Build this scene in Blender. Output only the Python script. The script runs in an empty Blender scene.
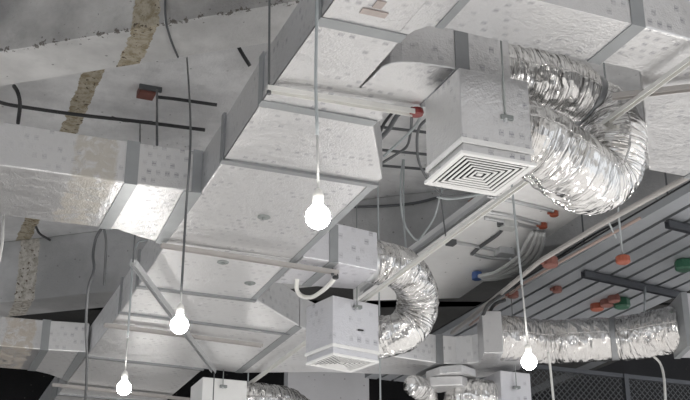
import bpy, math, random
from mathutils import Vector, noise
random.seed(7)
S = bpy.context.scene
COL = S.collection
ZO = 1.6            # the camera stands 1.6 m above the floor; heights below are relative to it

# ------------------------------------------------------------------ camera
TH, PSI, F = math.radians(22.5), math.radians(21.95), 1157.0
FWD = Vector((math.sin(PSI)*math.cos(TH), math.cos(PSI)*math.cos(TH), math.sin(TH)))
RGT = Vector((math.cos(PSI), -math.sin(PSI), 0))
UPV = RGT.cross(FWD)
cd = bpy.data.cameras.new('camera'); co = bpy.data.objects.new('camera', cd); COL.objects.link(co)
co.location = (0, 0, ZO); co.rotation_euler = (math.pi/2+TH, 0, -PSI)
cd.sensor_width = 36; cd.lens = F/690*36; cd.clip_start = .05; cd.clip_end = 200
S.camera = co

def ray(x, y): return FWD*F + RGT*(x-345) - UPV*(y-200)
def at(x, y, z):                       # point at height z (above the lens) seen in that direction
    r = ray(x, y); return r*(z/r.z)
def atY(x, y, Y):
    r = ray(x, y); return r*(Y/r.y)

# ------------------------------------------------------------------ node helpers
def newmat(name):
    m = bpy.data.materials.new(name); m.use_nodes = True
    nt = m.node_tree; nt.nodes.clear()
    out = nt.nodes.new('ShaderNodeOutputMaterial'); b = nt.nodes.new('ShaderNodeBsdfPrincipled')
    nt.links.new(b.outputs[0], out.inputs[0])
    return m, nt, b
class N:
    def __init__(s, nt): s.nt = nt
    def n(s, t, **k):
        o = s.nt.nodes.new(t)
        for a, v in k.items(): setattr(o, a, v)
        return o
    def put(s, sock, v):
        if hasattr(v, 'is_output') or isinstance(v, bpy.types.NodeSocket): s.nt.links.new(v, sock)
        else: sock.default_value = v
    def math(s, op, a, b=0.0, c=None, clamp=False):
        o = s.n('ShaderNodeMath', operation=op, use_clamp=clamp)
        s.put(o.inputs[0], a); s.put(o.inputs[1], b)
        if c is not None: s.put(o.inputs[2], c)
        return o.outputs[0]
    def mix(s, f, a, b):
        o = s.n('ShaderNodeMix', data_type='RGBA')
        s.put(o.inputs[0], f); s.put(o.inputs[6], a); s.put(o.inputs[7], b)
        return o.outputs[2]
    def noise(s, vec, scale, detail=4, rough=.55, dist=0):
        o = s.n('ShaderNodeTexNoise'); s.put(o.inputs['Vector'], vec)
        o.inputs['Scale'].default_value = scale; o.inputs['Detail'].default_value = detail
        o.inputs['Roughness'].default_value = rough; o.inputs['Distortion'].default_value = dist
        return o.outputs[0]
    def vor(s, vec, scale, feature='F1'):
        o = s.n('ShaderNodeTexVoronoi', feature=feature); s.put(o.inputs['Vector'], vec); o.inputs['Scale'].default_value = scale
        return o.outputs[0]
    def ramp(s, v, lo, hi):
        o = s.n('ShaderNodeMapRange'); o.interpolation_type = 'SMOOTHSTEP'
        s.put(o.inputs[0], v); o.inputs[1].default_value = lo; o.inputs[2].default_value = hi
        return o.outputs[0]
    def bump(s, h, strength, dist, normal=None):
        o = s.n('ShaderNodeBump'); s.put(o.inputs['Height'], h)
        o.inputs['Strength'].default_value = strength; o.inputs['Distance'].default_value = dist
        if normal is not None: s.put(o.inputs['Normal'], normal)
        return o.outputs[0]
    def coord(s, k='Object'): return s.n('ShaderNodeTexCoord').outputs[k]
    def sep(s, v):
        o = s.n('ShaderNodeSeparateXYZ'); s.put(o.inputs[0], v); return o.outputs
    def map(s, v, scale):
        o = s.n('ShaderNodeMapping'); s.put(o.inputs[0], v); o.inputs['Scale'].default_value = scale; return o.outputs[0]
def c4(r, g=None, b=None):
    if g is None: g = b = r
    return (r, g, b, 1)

def plain(name, col, rough=.5, metal=0.0, bump=0.0, bscale=60, var=.12):
    m, nt, b = newmat(name); q = N(nt); v = q.coord()
    n = q.noise(v, bscale*.25, 3)
    q.put(b.inputs['Base Color'], q.mix(n, c4(*[max(0, c*(1-var)) for c in col]), c4(*[min(1, c*(1+var)) for c in col])))
    b.inputs['Roughness'].default_value = rough; b.inputs['Metallic'].default_value = metal
    if bump: q.put(b.inputs['Normal'], q.bump(q.noise(v, bscale, 3), bump, .002))
    return m

def foil(name, base=(.665, .665, .67), prnt=.5, metal=.85, rough=.3, cell=.041, stain=None, wear=.6, bump=.4):
    """white-faced foil duct wrap: embossed, with rows of small grey print marks"""
    m, nt, b = newmat(name); q = N(nt)
    uv = q.coord('UV'); ob = q.coord('Object'); U = q.sep(uv)
    u = q.math('DIVIDE', U[0], cell); v = q.math('DIVIDE', U[1], cell)
    odd = q.math('MODULO', q.math('ABSOLUTE', q.math('FLOOR', v)), 2.0)
    u2 = q.math('ADD', u, q.math('MULTIPLY', odd, .5))
    fu = q.math('FRACT', u2); fv = q.math('FRACT', v)
    # a small two-letter shaped mark: two uprights pairs and a bar in each cell
    def band(x, lo, hi): return q.math('MULTIPLY', q.math('GREATER_THAN', x, lo), q.math('LESS_THAN', x, hi))
    inu = band(fu, .24, .70); inv = band(fv, .2, .8)
    st = q.math('LESS_THAN', q.math('FRACT', q.math('MULTIPLY', fu, 7.6)), .42)
    bar = band(fv, .46, .57)
    gl = q.math('MULTIPLY', q.math('MULTIPLY', inu, inv), q.math('MAXIMUM', st, bar))
    fade = q.ramp(q.noise(ob, 4.5, 3), .38, .62)
    cv = q.n('ShaderNodeCombineXYZ'); q.put(cv.inputs[0], q.math('FLOOR', u2)); q.put(cv.inputs[1], q.math('FLOOR', v))
    wn = q.n('ShaderNodeTexWhiteNoise', noise_dimensions='3D'); q.put(wn.inputs['Vector'], cv.outputs[0])
    fine = q.math('MULTIPLY', q.ramp(q.noise(uv, 150, 2), .28, .5), q.math('MULTIPLY', 1.3, q.ramp(wn.outputs[0], .25, .95)))
    mark = q.math('MULTIPLY', q.math('MULTIPLY', gl, q.math('MULTIPLY', fade, fine)), prnt)
    dirt = q.ramp(q.noise(ob, 5.5, 6, .62), .48, .78)
    col = q.mix(q.math('MULTIPLY', dirt, .3*wear), c4(*base), c4(.52, .5, .47))
    col = q.mix(mark, col, c4(.3, .3, .33))
    met = q.math('SUBTRACT', metal, q.math('MULTIPLY', mark, .5))
    if stain:
        ax, x0, x1, sc, amt = stain
        P = q.sep(ob)
        w = q.math('ADD', P[ax], q.math('MULTIPLY', q.math('SUBTRACT', q.noise(ob, 9, 5, .65), .5), .09))
        inb = q.math('MULTIPLY', q.ramp(w, x0-.01, x0+.012), q.math('SUBTRACT', 1.0, q.ramp(w, x1-.012, x1+.01)))
        pat = q.ramp(q.noise(ob, 14, 6, .7, 1.2), .36, .56)
        sm = q.math('MULTIPLY', q.math('MULTIPLY', inb, pat), amt)
        col = q.mix(sm, col, c4(*sc)); met = q.math('MULTIPLY', met, q.math('SUBTRACT', 1.0, sm))
    q.put(b.inputs['Base Color'], col); q.put(b.inputs['Metallic'], met)
    q.put(b.inputs['Roughness'], q.math('ADD', rough-.06, q.math('MULTIPLY', q.noise(ob, 11, 4), .16)))
    h = q.math('ADD', q.math('MULTIPLY', q.noise(ob, 70, 3), .8), q.math('MULTIPLY', q.vor(ob, 130), .45))
    n1 = q.bump(h, bump, .006)
    n2 = q.bump(q.noise(ob, 7, 3), .35, .02, n1)
    q.put(b.inputs['Normal'], n2)
    return m

def crumple(name, base=(.76, .755, .745), rough=.09, s=1.0, wr=2.6, fr=24, fv=(20, 6)):
    """thin bright foil sleeve of a flexible duct: sharp folds running round the tube"""
    m, nt, b = newmat(name); q = N(nt); uv = q.coord('UV'); ob = q.coord('Object')
    f1 = q.noise(q.map(uv, (fr, 2.4, 1)), 1.0, 2, .5, 1.0)
    r1 = q.math('ABSOLUTE', q.math('SUBTRACT', f1, .5))
    f2 = q.noise(q.map(uv, (46, 7, 1)), 1.0, 2, .5, .8)
    r2 = q.math('ABSOLUTE', q.math('SUBTRACT', f2, .5))
    v1 = q.vor(q.map(uv, (fv[0], fv[1], 1)), 1.0); v2 = q.vor(ob, 24)
    calm = q.ramp(q.noise(ob, 5, 2), .36, .6)
    h = q.math('ADD', q.math('ADD', q.math('MULTIPLY', r1, wr), q.math('MULTIPLY', r2, .8)), q.math('ADD', q.math('MULTIPLY', v1, .5), q.math('MULTIPLY', v2, .3)))
    h = q.math('MULTIPLY', h, q.math('ADD', .35, q.math('MULTIPLY', calm, .65)))
    q.put(b.inputs['Normal'], q.bump(h, .85*s, .03))
    q.put(b.inputs['Base Color'], q.mix(q.ramp(q.noise(ob, 9, 4), .5, .8), c4(*base), c4(.64, .62, .59)))
    b.inputs['Metallic'].default_value = .97
    q.put(b.inputs['Roughness'], q.math('ADD', rough, q.math('MULTIPLY', q.noise(ob, 17, 3), .1)))
    return m

def concrete(name, base, spots=.35, stripes=(), rough=.85, bump=.5, patch=.25, edge=0, scar=((.33, .275, .185), (.56, .51, .41))):
    """plastered or bare concrete; stripes = (x0, x1, dx/dy, y0, xmax-noise) scars left by a removed partition"""
    m, nt, b = newmat(name); q = N(nt); ob = q.coord('Object'); P = q.sep(ob)
    n1 = q.noise(ob, 1.3, 5, .6); n2 = q.noise(ob, 9, 6, .65); n3 = q.noise(ob, 60, 4, .7)
    col = q.mix(q.ramp(n1, .35, .7), c4(*[x*(1-patch) for x in base]), c4(*[min(.9, x*(1+patch*.6)) for x in base]))
    col = q.mix(q.math('MULTIPLY', q.ramp(n2, .52, .7), spots), col, c4(*[x*.62 for x in base]))
    pit = q.math('MULTIPLY', q.math('LESS_THAN', q.vor(ob, 13), .1), q.math('GREATER_THAN', n2, .5))
    col = q.mix(q.math('MULTIPLY', pit, .55), col, c4(.1, .095, .09))
    hgt = q.math('ADD', n3, q.math('MULTIPLY', n2, 1.4))
    for (x0, x1, k, y0) in stripes:
        xx = q.math('SUBTRACT', P[0], q.math('MULTIPLY', q.math('SUBTRACT', P[1], y0), k))
        xx = q.math('ADD', xx, q.math('MULTIPLY', q.math('SUBTRACT', q.noise(ob, 12, 5, .7), .5), .07))
        w = q.math('MULTIPLY', q.math('GREATER_THAN', xx, x0), q.math('LESS_THAN', xx, x1))
        blot = q.ramp(q.noise(ob, 22, 6, .72), .34, .62)
        sc = q.mix(blot, c4(*scar[0]), c4(*scar[1]))
        sc = q.mix(q.math('GREATER_THAN', q.noise(ob, 31, 3), .63), sc, c4(.15, .12, .09))
        col = q.mix(w, col, sc)
        hgt = q.math('ADD', hgt, q.math('MULTIPLY', w, q.math('MULTIPLY', q.noise(ob, 30, 5, .7), 3.5)))
    if edge:
        dn = q.math('SUBTRACT', q.math('ADD', q.math('MULTIPLY', P[0], .633), q.math('MULTIPLY', P[1], .774)), 4.470)
        dz = q.math('ADD', q.math('ABSOLUTE', q.math('SUBTRACT', P[2], edge+ZO)), q.math('ABSOLUTE', dn))
        chip = q.math('MULTIPLY', q.math('LESS_THAN', dz, .06), q.math('GREATER_THAN', q.math('SUBTRACT', q.noise(ob, 26, 5, .7), q.math('MULTIPLY', dz, 3.5)), .52))
        col = q.mix(q.math('MULTIPLY', chip, .8), col, c4(.1, .085, .07))
    b.inputs['Specular IOR Level'].default_value = .15
    q.put(b.inputs['Base Color'], col); b.inputs['Roughness'].default_value = rough
    q.put(b.inputs['Normal'], q.bump(hgt, bump, .012))
    return m

def emit(name, col, st):
    m, nt, b = newmat(name)
    b.inputs['Base Color'].default_value = c4(.9); b.inputs['Emission Color'].default_value = c4(*col)
    b.inputs['Emission Strength'].default_value = st
    return m

BULB = 90.0
M = {}
M['foil'] = foil('printed_foil', prnt=1.0)
M['foil_bold'] = foil('printed_foil_bold', prnt=1.0, cell=.054, base=(.66, .66, .69), metal=.6)
M['foil_far'] = foil('embossed_foil', base=(.76, .76, .765), prnt=.6, cell=.045, bump=.4, rough=.3, metal=.66)
M['foil_stained'] = foil('stained_foil', prnt=.6, stain=(0, .215, .40, (.44, .41, .36), .85))
M['foil_stained_far'] = foil('stained_foil_far', prnt=.25, stain=(0, .17, .36, (.44, .39, .33), .85))
M['white_foil'] = foil('plain_white_foil', base=(.8, .8, .79), prnt=0, metal=.25, rough=.5)
M['tape'] = plain('grey_foil_tape', (.33, .345, .355), .4, .6, .3, 50)
M['tape_dark'] = plain('dark_foil_tape', (.3, .31, .32), .42, .7, .3, 50)
M['galv'] = plain('galvanised_steel', (.66, .67, .68), .38, .85, .2, 40)
M['steel'] = plain('dull_zinc', (.27, .29, .285), .5, .5)
M['rail'] = plain('white_painted_steel', (.74, .735, .71), .45, .1, .15, 60)
M['cream'] = plain('cream_painted_steel', (.42, .4, .385), .5, .1, .2, 50, .2)
M['crumple'] = crumple('crumpled_foil')
M['crumple_soft'] = crumple('soft_foil', base=(.66, .65, .64), rough=.12, s=.75, wr=1.3, fr=11, fv=(9, 6))
M['diffuser'] = plain('white_enamel', (.83, .83, .82), .4, 0, .05, 30, .03)
M['gap_black'] = plain('black_gap_shade', (.025, .025, .027), .9)  # black put behind gaps and in slots in place of shade
M['black'] = plain('black_cable', (.035, .036, .038), .55)
M['dgrey'] = plain('dark_grey_cable', (.1, .105, .11), .5)
M['gcord'] = plain('grey_cord', (.4, .43, .44), .5)
M['wcord'] = plain('white_cord', (.68, .68, .66), .5)
M['plastic'] = plain('white_plastic', (.85, .84, .8), .4)
M['bulb'] = emit('lit_bulb', (1, .975, .93), BULB)
M['orange'] = plain('orange_red_plastic', (.3, .075, .04), .45, 0, .1, 40, .2)
M['red'] = plain('red_plastic', (.2, .02, .018), .4)
M['brickred'] = plain('faded_red_plastic', (.19, .075, .06), .6, 0, .2, 40, .25)
M['copper'] = plain('dull_copper', (.36, .28, .25), .5, .2)
M['blue'] = plain('blue_plastic', (.08, .15, .36), .4)
M['green'] = plain('green_plastic', (.02, .09, .05), .4)
M['conduit'] = plain('pale_flexible_conduit', (.6, .61, .6), .45, .2, .3, 90)
M['deck'] = plain('ribbed_zinc', (.33, .345, .365), .42, .5, .2, 12, .25)
M['dsteel'] = plain('dark_painted_steel', (.07, .075, .085), .5, .3)
M['mesh'] = plain('black_wire', (.1, .105, .11), .5, .5)
M['ceil'] = concrete('painted_ceiling', (.78, .78, .785), .25, ((.89, 1.01, 0.0, 6),))
M['beam_paint'] = concrete('beam_white_paint', (.74, .735, .725), .18, ((.89, 1.0, 0.0, 5.4),), bump=.35, edge=3.0)
M['beam_bare'] = concrete('beam_bare_concrete', (.5, .49, .475), .45, ((.89, 1.0, 0.0, 5.4),), bump=.8, edge=3.0, patch=.4)
M['beam_far'] = concrete('beam_grey_plaster', (.5, .5, .5), .2, ((.93, 1.08, 0, 9),), bump=.5, scar=((.4, .37, .31), (.68, .65, .6)))
M['slab'] = concrete('white_plaster', (.84, .84, .835), .08, (), bump=.2, patch=.08)
M['wallp'] = concrete('partition_plaster', (.58, .58, .6), .06, (), bump=.15, patch=.06)
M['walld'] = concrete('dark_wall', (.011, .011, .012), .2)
M['ceild'] = concrete('dark_shade_sheet', (.06, .06, .06), .2)
M['floor'] = concrete('cement_floor', (.68, .665, .65), .4, patch=.42)
M['label'] = plain('brown_ink', (.4, .35, .33), .6, .2, 0, 60, .4)
M['olive'] = concrete('olive_plaster', (.22, .21, .15), .4)

# ------------------------------------------------------------------ mesh builder
class MB:
    def __init__(s): s.v = []; s.f = []; s.uv = None; s.mi = []
    def add(s, vs, fs, mi=0):
        k = len(s.v); s.v += [Vector(p) for p in vs]
        for f in fs: s.f.append([k+i for i in f]); s.mi.append(mi)
        return s
    def box(s, a, b, mi=0):
        (x0, y0, z0), (x1, y1, z1) = a, b
        vs = [(x0,y0,z0),(x1,y0,z0),(x1,y1,z0),(x0,y1,z0),(x0,y0,z1),(x1,y0,z1),(x1,y1,z1),(x0,y1,z1)]
        return s.add(vs, [(0,3,2,1),(4,5,6,7),(0,1,5,4),(1,2,6,5),(2,3,7,6),(3,0,4,7)], mi)
    def prism(s, poly, z0, z1, mi=0, zt=None):
        n = len(poly)
        area = sum(poly[i][0]*poly[(i+1)%n][1]-poly[(i+1)%n][0]*poly[i][1] for i in range(n))
        if area < 0: poly = poly[::-1]
        vs = [(x, y, z0) for x, y in poly]+[(x, y, z1) for x, y in poly]
        fs = [tuple(range(n))[::-1], tuple(range(n, 2*n))]+[(i, (i+1)%n, n+(i+1)%n, n+i) for i in range(n)]
        return s.add(vs, fs, mi)
    def bar(s, p, q, w, h, up=(0, 0, 1), mi=0):     # rectangular bar from p to q
        p, q = Vector(p), Vector(q); d = (q-p).normalized(); u = Vector(up)
        sd = d.cross(u).normalized(); u = sd.cross(d)
        vs = []
        for c in (p, q):
            for a, b in ((-1,-1),(1,-1),(1,1),(-1,1)): vs.append(c+sd*(a*w/2)+u*(b*h/2))
        return s.add(vs, [(0,1,2,3),(7,6,5,4),(0,4,5,1),(1,5,6,2),(2,6,7,3),(3,7,4,0)], mi)
    def channel(s, p, q, w, h, t=.004, up=(0, 0, 1)):     # open U channel
        p, q = Vector(p), Vector(q); d = (q-p).normalized(); u = Vector(up)
        sd = d.cross(u).normalized(); u = sd.cross(d)
        s.bar(p+u*(h/2-t/2), q+u*(h/2-t/2), w, t, u)
        s.bar(p+sd*(w/2-t/2)-u*t/2, q+sd*(w/2-t/2)-u*t/2, t, h-t, u)
        s.bar(p-sd*(w/2-t/2)-u*t/2, q-sd*(w/2-t/2)-u*t/2, t, h-t, u)
        return s
    def tube(s, path, r, n=10, cap=True, disp=None, uvs=False):
        P = [Vector(p) for p in path]; R = r if isinstance(r, (list, tuple)) else [r]*len(P)
        k0 = len(s.v); L = 0; nrm = None
        for i, p in enumerate(P):
            t = (P[min(i+1, len(P)-1)]-P[max(i-1, 0)]).normalized()
            if nrm is None:
                a = Vector((0, 0, 1)) if abs(t.z) < .9 else Vector((1, 0, 0))
                nrm = t.cross(a).normalized()
            else: nrm = (nrm-t*nrm.dot(t)).normalized()
            bn = t.cross(nrm)
            if i: L += (p-P[i-1]).length
            for j in range(n):
                a = 2*math.pi*j/n; rr = R[i]
                d = nrm*math.cos(a)+bn*math.sin(a)
                if disp: rr += disp(L, a, d, i/(len(P)-1))
                s.v.append(p+d*rr)
        for i in range(len(P)-1):
            for j in range(n):
                s.f.append([k0+i*n+j, k0+i*n+(j+1)%n, k0+(i+1)*n+(j+1)%n, k0+(i+1)*n+j]); s.mi.append(0)
        if cap:
            s.f.append([k0+j for j in range(n)][::-1]); s.mi.append(0)
            s.f.append([k0+(len(P)-1)*n+j for j in range(n)]); s.mi.append(0)
        return s
    def lathe(s, c, prof, n=24, mi=0):     # profile (r, z) about a vertical axis at c
        c = Vector(c); k0 = len(s.v)
        for r, z in prof:
            for j in range(n):
                a = 2*math.pi*j/n; s.v.append(c+Vector((r*math.cos(a), r*math.sin(a), z)))
        for i in range(len(prof)-1):
            for j in range(n):
                s.f.append([k0+i*n+j, k0+i*n+(j+1)%n, k0+(i+1)*n+(j+1)%n, k0+(i+1)*n+j]); s.mi.append(mi)
        s.f.append([k0+j for j in range(n)][::-1]); s.mi.append(mi)
        s.f.append([k0+(len(prof)-1)*n+j for j in range(n)]); s.mi.append(mi)
        return s
    def build(s, name, mats, parent=None, smooth=False, bevel=0, flip=False, tri=False):
        mats = mats if isinstance(mats, (list, tuple)) else [mats]
        org = Vector(parent['_o']) if parent is not None and '_o' in parent else Vector((0, 0, 0))
        me = bpy.data.meshes.new(name)
        me.from_pydata([tuple(p+Vector((0, 0, ZO))-org) for p in s.v], [], s.f)
        for m in mats: me.materials.append(m if not isinstance(m, str) else M[m])
        for p, i in zip(me.polygons, s.mi): p.material_index = i; p.use_smooth = smooth
        import bmesh
        bm = bmesh.new(); bm.from_mesh(me); bmesh.ops.recalc_face_normals(bm, faces=bm.faces); bm.to_mesh(me); bm.free()
        uv = me.uv_layers.new(name='UVMap')
        for p in me.polygons:
            n = p.normal; ax, ay, az = abs(n.x), abs(n.y), abs(n.z)
            for li in p.loop_indices:
                w = me.vertices[me.loops[li].vertex_index].co+org
                if az >= ax and az >= ay: uv.data[li].uv = (w.x, w.y)
                elif ax > ay: uv.data[li].uv = (w.y, w.z)
                else: uv.data[li].uv = (w.x, w.z)
        o = bpy.data.objects.new(name, me); COL.objects.link(o)
        if parent is not None: o.parent = parent
        if bevel:
            bv = o.modifiers.new('bevel', 'BEVEL'); bv.width = bevel; bv.segments = 2; bv.limit_method = 'ANGLE'
        if parent is not None: o['_o'] = tuple(org)
        return o

EMPT = []
def thing(name, label, cat, loc, group=None):
    o = bpy.data.objects.new(name, None); COL.objects.link(o)
    o.empty_display_size = .05
    p = Vector(loc)+Vector((0, 0, ZO)); o.location = p; o['_o'] = tuple(p); EMPT.append(o)
    o['label'] = label; o['category'] = cat
    if group: o['group'] = group
    return o
def tag(o, label, cat, group=None, kind=None):
    o['label'] = label; o['category'] = cat
    if group: o['group'] = group
    if kind: o['kind'] = kind
    return o
def single(mb, name, mat, label, cat, group=None, smooth=False, bevel=0):   # a thing that is one mesh, origin at its middle
    lo = sum(mb.v, Vector())/len(mb.v)+Vector((0, 0, ZO))
    class Fake(dict): pass
    o = mb.build(name, mat, None, smooth, bevel)
    for v in o.data.vertices: v.co -= lo
    o.location = lo
    return tag(o, label, cat, group)
def struct(mb, name, mat, label=None, bevel=0):
    o = mb.build(name, mat, None, False, bevel); o['kind'] = 'structure'
    if label: o['label'] = label
    return o

def smoothpath(pts, step=.02):                      # Catmull-Rom through the points, evenly resampled
    P = [Vector(p) for p in pts]
    if len(P) < 3:
        n = max(2, int((P[-1]-P[0]).length/step)); return [P[0].lerp(P[-1], i/n) for i in range(n+1)]
    Q = [P[0]*2-P[1]]+P+[P[-1]*2-P[-2]]; out = []
    for i in range(1, len(Q)-2):
        a, b, c, d = Q[i-1:i+3]
        for k in range(24):
            t = k/24
            out.append(.5*((2*b)+(c-a)*t+(2*a-5*b+4*c-d)*t*t+(3*b-a-3*c+d)*t**3))
    out.append(P[-1])
    L = [0]
    for i in range(1, len(out)): L.append(L[-1]+(out[i]-out[i-1]).length)
    n = max(3, int(L[-1]/step)); res = []; j = 0
    for i in range(n+1):
        t = L[-1]*i/n
        while j < len(L)-2 and L[j+1] < t: j += 1
        f = (t-L[j])/max(1e-9, L[j+1]-L[j]); res.append(out[j].lerp(out[j+1], min(1, f)))
    return res
def onbeam(x, y):
    d = ray(x, y); p0 = Vector((.824, 10.075, 0))-BN*.035
    return d*(p0.dot(BN)/d.dot(BN))
def px(*pts): return [at(*p) for p in pts]
def cable(pts, r, name, mat, label, cat='cable', group=None, step=.03, n=8):
    mb = MB(); mb.tube(smoothpath(pts, step), r, n)
    return single(mb, name, mat, label, cat, group, True)
def rod(p, q, r, name, mat, label, cat='rod', group=None):
    mb = MB(); mb.tube([Vector(p), Vector(q)], r, 8)
    return single(mb, name, mat, label, cat, group, True)

CE = 3.6                     # ceiling
# ------------------------------------------------------------------ the setting
o = MB().box((-9, -9, -ZO-.2), (26, 15, -ZO)); struct(o, 'floor', 'floor')
o = MB().box((-9, -9, CE), (8.2, 15, CE+.25)); struct(o, 'ceiling', 'ceil')
BD, BN = Vector((.774, -.633, 0)), Vector((.633, .774, 0))
def beam(p, t0, t1, w, z0, name, mats, near=1):
    a = Vector((p[0], p[1], 0)); q = [a+BD*t0, a+BD*t1, a+BD*t1+BN*w, a+BD*t0+BN*w]
    mb = MB(); b = [(v.x, v.y) for v in q]
    mb.prism(b, z0, CE)
    k = len(mb.mi); mb.mi = [0]*k
    ob = mb.build(name, mats, None, False, .012); ob['kind'] = 'structure'
    for pl in ob.data.polygons:
        if pl.normal.dot(BN) < -.9 and near: pl.material_index = 1
    return ob
beam((.302, 5.528), -6, 9, .335, 3.0, 'beam_front', ['beam_paint', 'beam_bare'])
beam((.824, 10.075), -6, 9, .40, 3.03, 'beam_back', ['beam_far', 'beam_far'])
# white plastered downstand running beside the ducts
struct(MB().prism([(3.50, 5.3), (4.15, 5.3), (4.28, 8.1), (3.5, 8.5)], 2.9, 3.0), 'soffit', 'slab')
bq = [Vector((.824, 10.075, 0))+BD*t+BN*.402 for t in (-6, 4.6)]
struct(MB().prism([(bq[0].x, bq[0].y), (bq[1].x, bq[1].y), (8.2, 9.0), (8.2, 13.4), (-3.6, 13.4)], CE-.03, CE-.002), 'ceiling_shade_sheet', 'ceild')  # dark sheet added under the pale ceiling, shade for its far end
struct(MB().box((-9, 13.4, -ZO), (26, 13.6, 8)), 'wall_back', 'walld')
struct(MB().box((-9, -9.2, -ZO), (8.2, -9, CE)), 'wall_light_block', 'wallp')  # unseen wall behind the lens, added to cut light on duct faces
a, b = atY(288, 380, 10.6), atY(369, 380, 10.6)
struct(MB().box((a.x, 10.6, -ZO), (b.x, 10.72, 3.4)), 'wall_partition', 'wallp')

# ------------------------------------------------------------------ rectangular ducts
H, T = 2.0, 2.2
def strip(mb, x0, x1, y0, y1, z0=H, z1=T, e=.004, sides='LRB'):
    """a band wrapped round a duct: a collar with thickness e round the box x0..x1, y0..y1, z0..z1"""
    if 'B' in sides: mb.box((x0-e, y0, z0-e), (x1+e, y1, z0))
    if 'L' in sides: mb.box((x0-e, y0, z0), (x0, y1, z1+e))
    if 'R' in sides: mb.box((x1, y0, z0), (x1+e, y1, z1+e))
    if 'T' in sides: mb.box((x0-e, y0, z1), (x1+e, y1, z1+e))
    return mb
def xstrip(mb, y0, y1, x0, x1, z0=H, z1=T, e=.004, sides='NFB'):
    if 'B' in sides: mb.box((x0, y0-e, z0-e), (x1, y1+e, z0))
    if 'N' in sides: mb.box((x0, y0-e, z0), (x1, y0, z1+e))
    if 'F' in sides: mb.box((x0, y1, z0), (x1, y1+e, z1+e))
    return mb

def ml(y):                                           # left side of the main duct
    K = [(0, 1.14), (3.6, 1.152), (4.6, 1.182), (5.3, 1.19), (6.5, 1.222), (12, 1.225)]
    for (a, u), (b, v) in zip(K, K[1:]):
        if a <= y <= b: return u+(v-u)*(y-a)/(b-a)
main = thing('main_duct', 'longest foil-wrapped rectangular duct crossing the picture from top centre to bottom left', 'air duct', (1.5, 5, H))
secs = [   # plan outline of each length of duct between two joints (right side follows the branches)
 [(ml(1.2), 1.2), (1.454, 1.2), (1.454, 3.46), (1.612, 3.705), (ml(3.705), 3.705)],
 [(ml(3.71), 3.71), (1.612, 3.71), (1.864, 4.19), (1.866, 4.26), (ml(4.26), 4.26)],
 [(ml(4.265), 4.265), (1.866, 4.265), (1.885, 5.32), (ml(5.32), 5.32)],
 [(ml(5.325), 5.325), (1.885, 5.325), (1.886, 6.05), (ml(6.05), 6.05)],
 [(ml(6.055), 6.055), (1.89, 6.055), (2.30, 6.455), (2.30, 6.64), (ml(6.57), 6.57)],
 [(ml(6.575), 6.575), (2.30, 6.645), (2.30, 7.72), (2.04, 7.70), (ml(7.66), 7.66)],
 [(ml(7.665), 7.665), (2.04, 7.705), (2.04, 10.3), (ml(10.3), 10.3)],
]
mats = ['foil', 'foil', 'foil', 'foil_far', 'foil_far', 'foil_far', 'foil_far']
for sct, mt in zip(secs, mats): MB().prism(sct, H, T).build('duct_section', mt, main, bevel=.006)
def mflange(y, x1, w=.022, e=.014, mat='tape_dark', nm='flange', skew=0.0):
    x0 = ml(y); mb = MB()
    mb.prism([(x0-e, y-w/2), (x1, y-w/2+skew), (x1, y+w/2+skew), (x0-e, y+w/2)], H-e, H)
    mb.box((x0-e, y-w/2, H-.001), (x0, y+w/2, T+e))
    mb.build(nm, mat, main)
mflange(3.707, 1.62, .05, .006, 'tape', 'joint_tape')
mflange(4.262, 1.87, .034, .012)
mflange(6.052, 1.89, .03, .012)
mflange(6.572, 2.3, .026, .012, skew=.07)
mflange(7.662, 2.04, .03, .012, skew=.04)
mflange(8.85, 2.04, .03, .012)
MB().prism([(2.27, 6.44), (2.325, 6.48), (2.325, 7.70), (2.27, 7.71)], H-.004, H).build('joint_tape', 'tape', main)
mflange(3.08, 1.455, .055, .005, 'tape', 'joint_tape', skew=.0)
# corner tape along the lower left edge and the right edge
mb = MB()
for y0, y1 in ((1.3, 3.05), (3.11, 3.68), (3.74, 4.24)):
    mb.prism([(ml(y0)-.003, y0), (ml(y0)+.03, y0), (ml(y1)+.03, y1), (ml(y1)-.003, y1)], H-.003, H)
    mb.prism([(ml(y0)-.003, y0), (ml(y0), y0), (ml(y1), y1), (ml(y1)-.003, y1)], H-.003, H+.03)
mb.build('edge_tape', 'foil', main)
mb = MB()
mb.prism([(1.835, 4.285), (1.87, 4.285), (1.89, 6.04), (1.855, 6.04)], H-.003, H)
mb.build('edge_tape', 'tape', main)
# ink stamp near the top
p = at(374, 13, H-.002)
mb = MB().box((p.x-.045, p.y-.016, H-.004), (p.x+.045, p.y+.016, H-.0005)).box((p.x-.02, p.y-.075, H-.004), (p.x+.012, p.y-.03, H-.0005))
mb.build('ink_stamp', 'label', main)['label'] = 'small smudged brown ink stamp'
# test plugs
for x, y in ((264, 217), (223, 262), (250, 283)):
    p = at(x, y, H); q = MB()
    q.lathe(p, [(.026, -.006), (.031, -.003), (.031, .001)], 20)
    q.lathe(p, [(.010, -.012), (.010, -.005)], 14)
    q.build('test_plug', 'steel', main, True)

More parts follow.
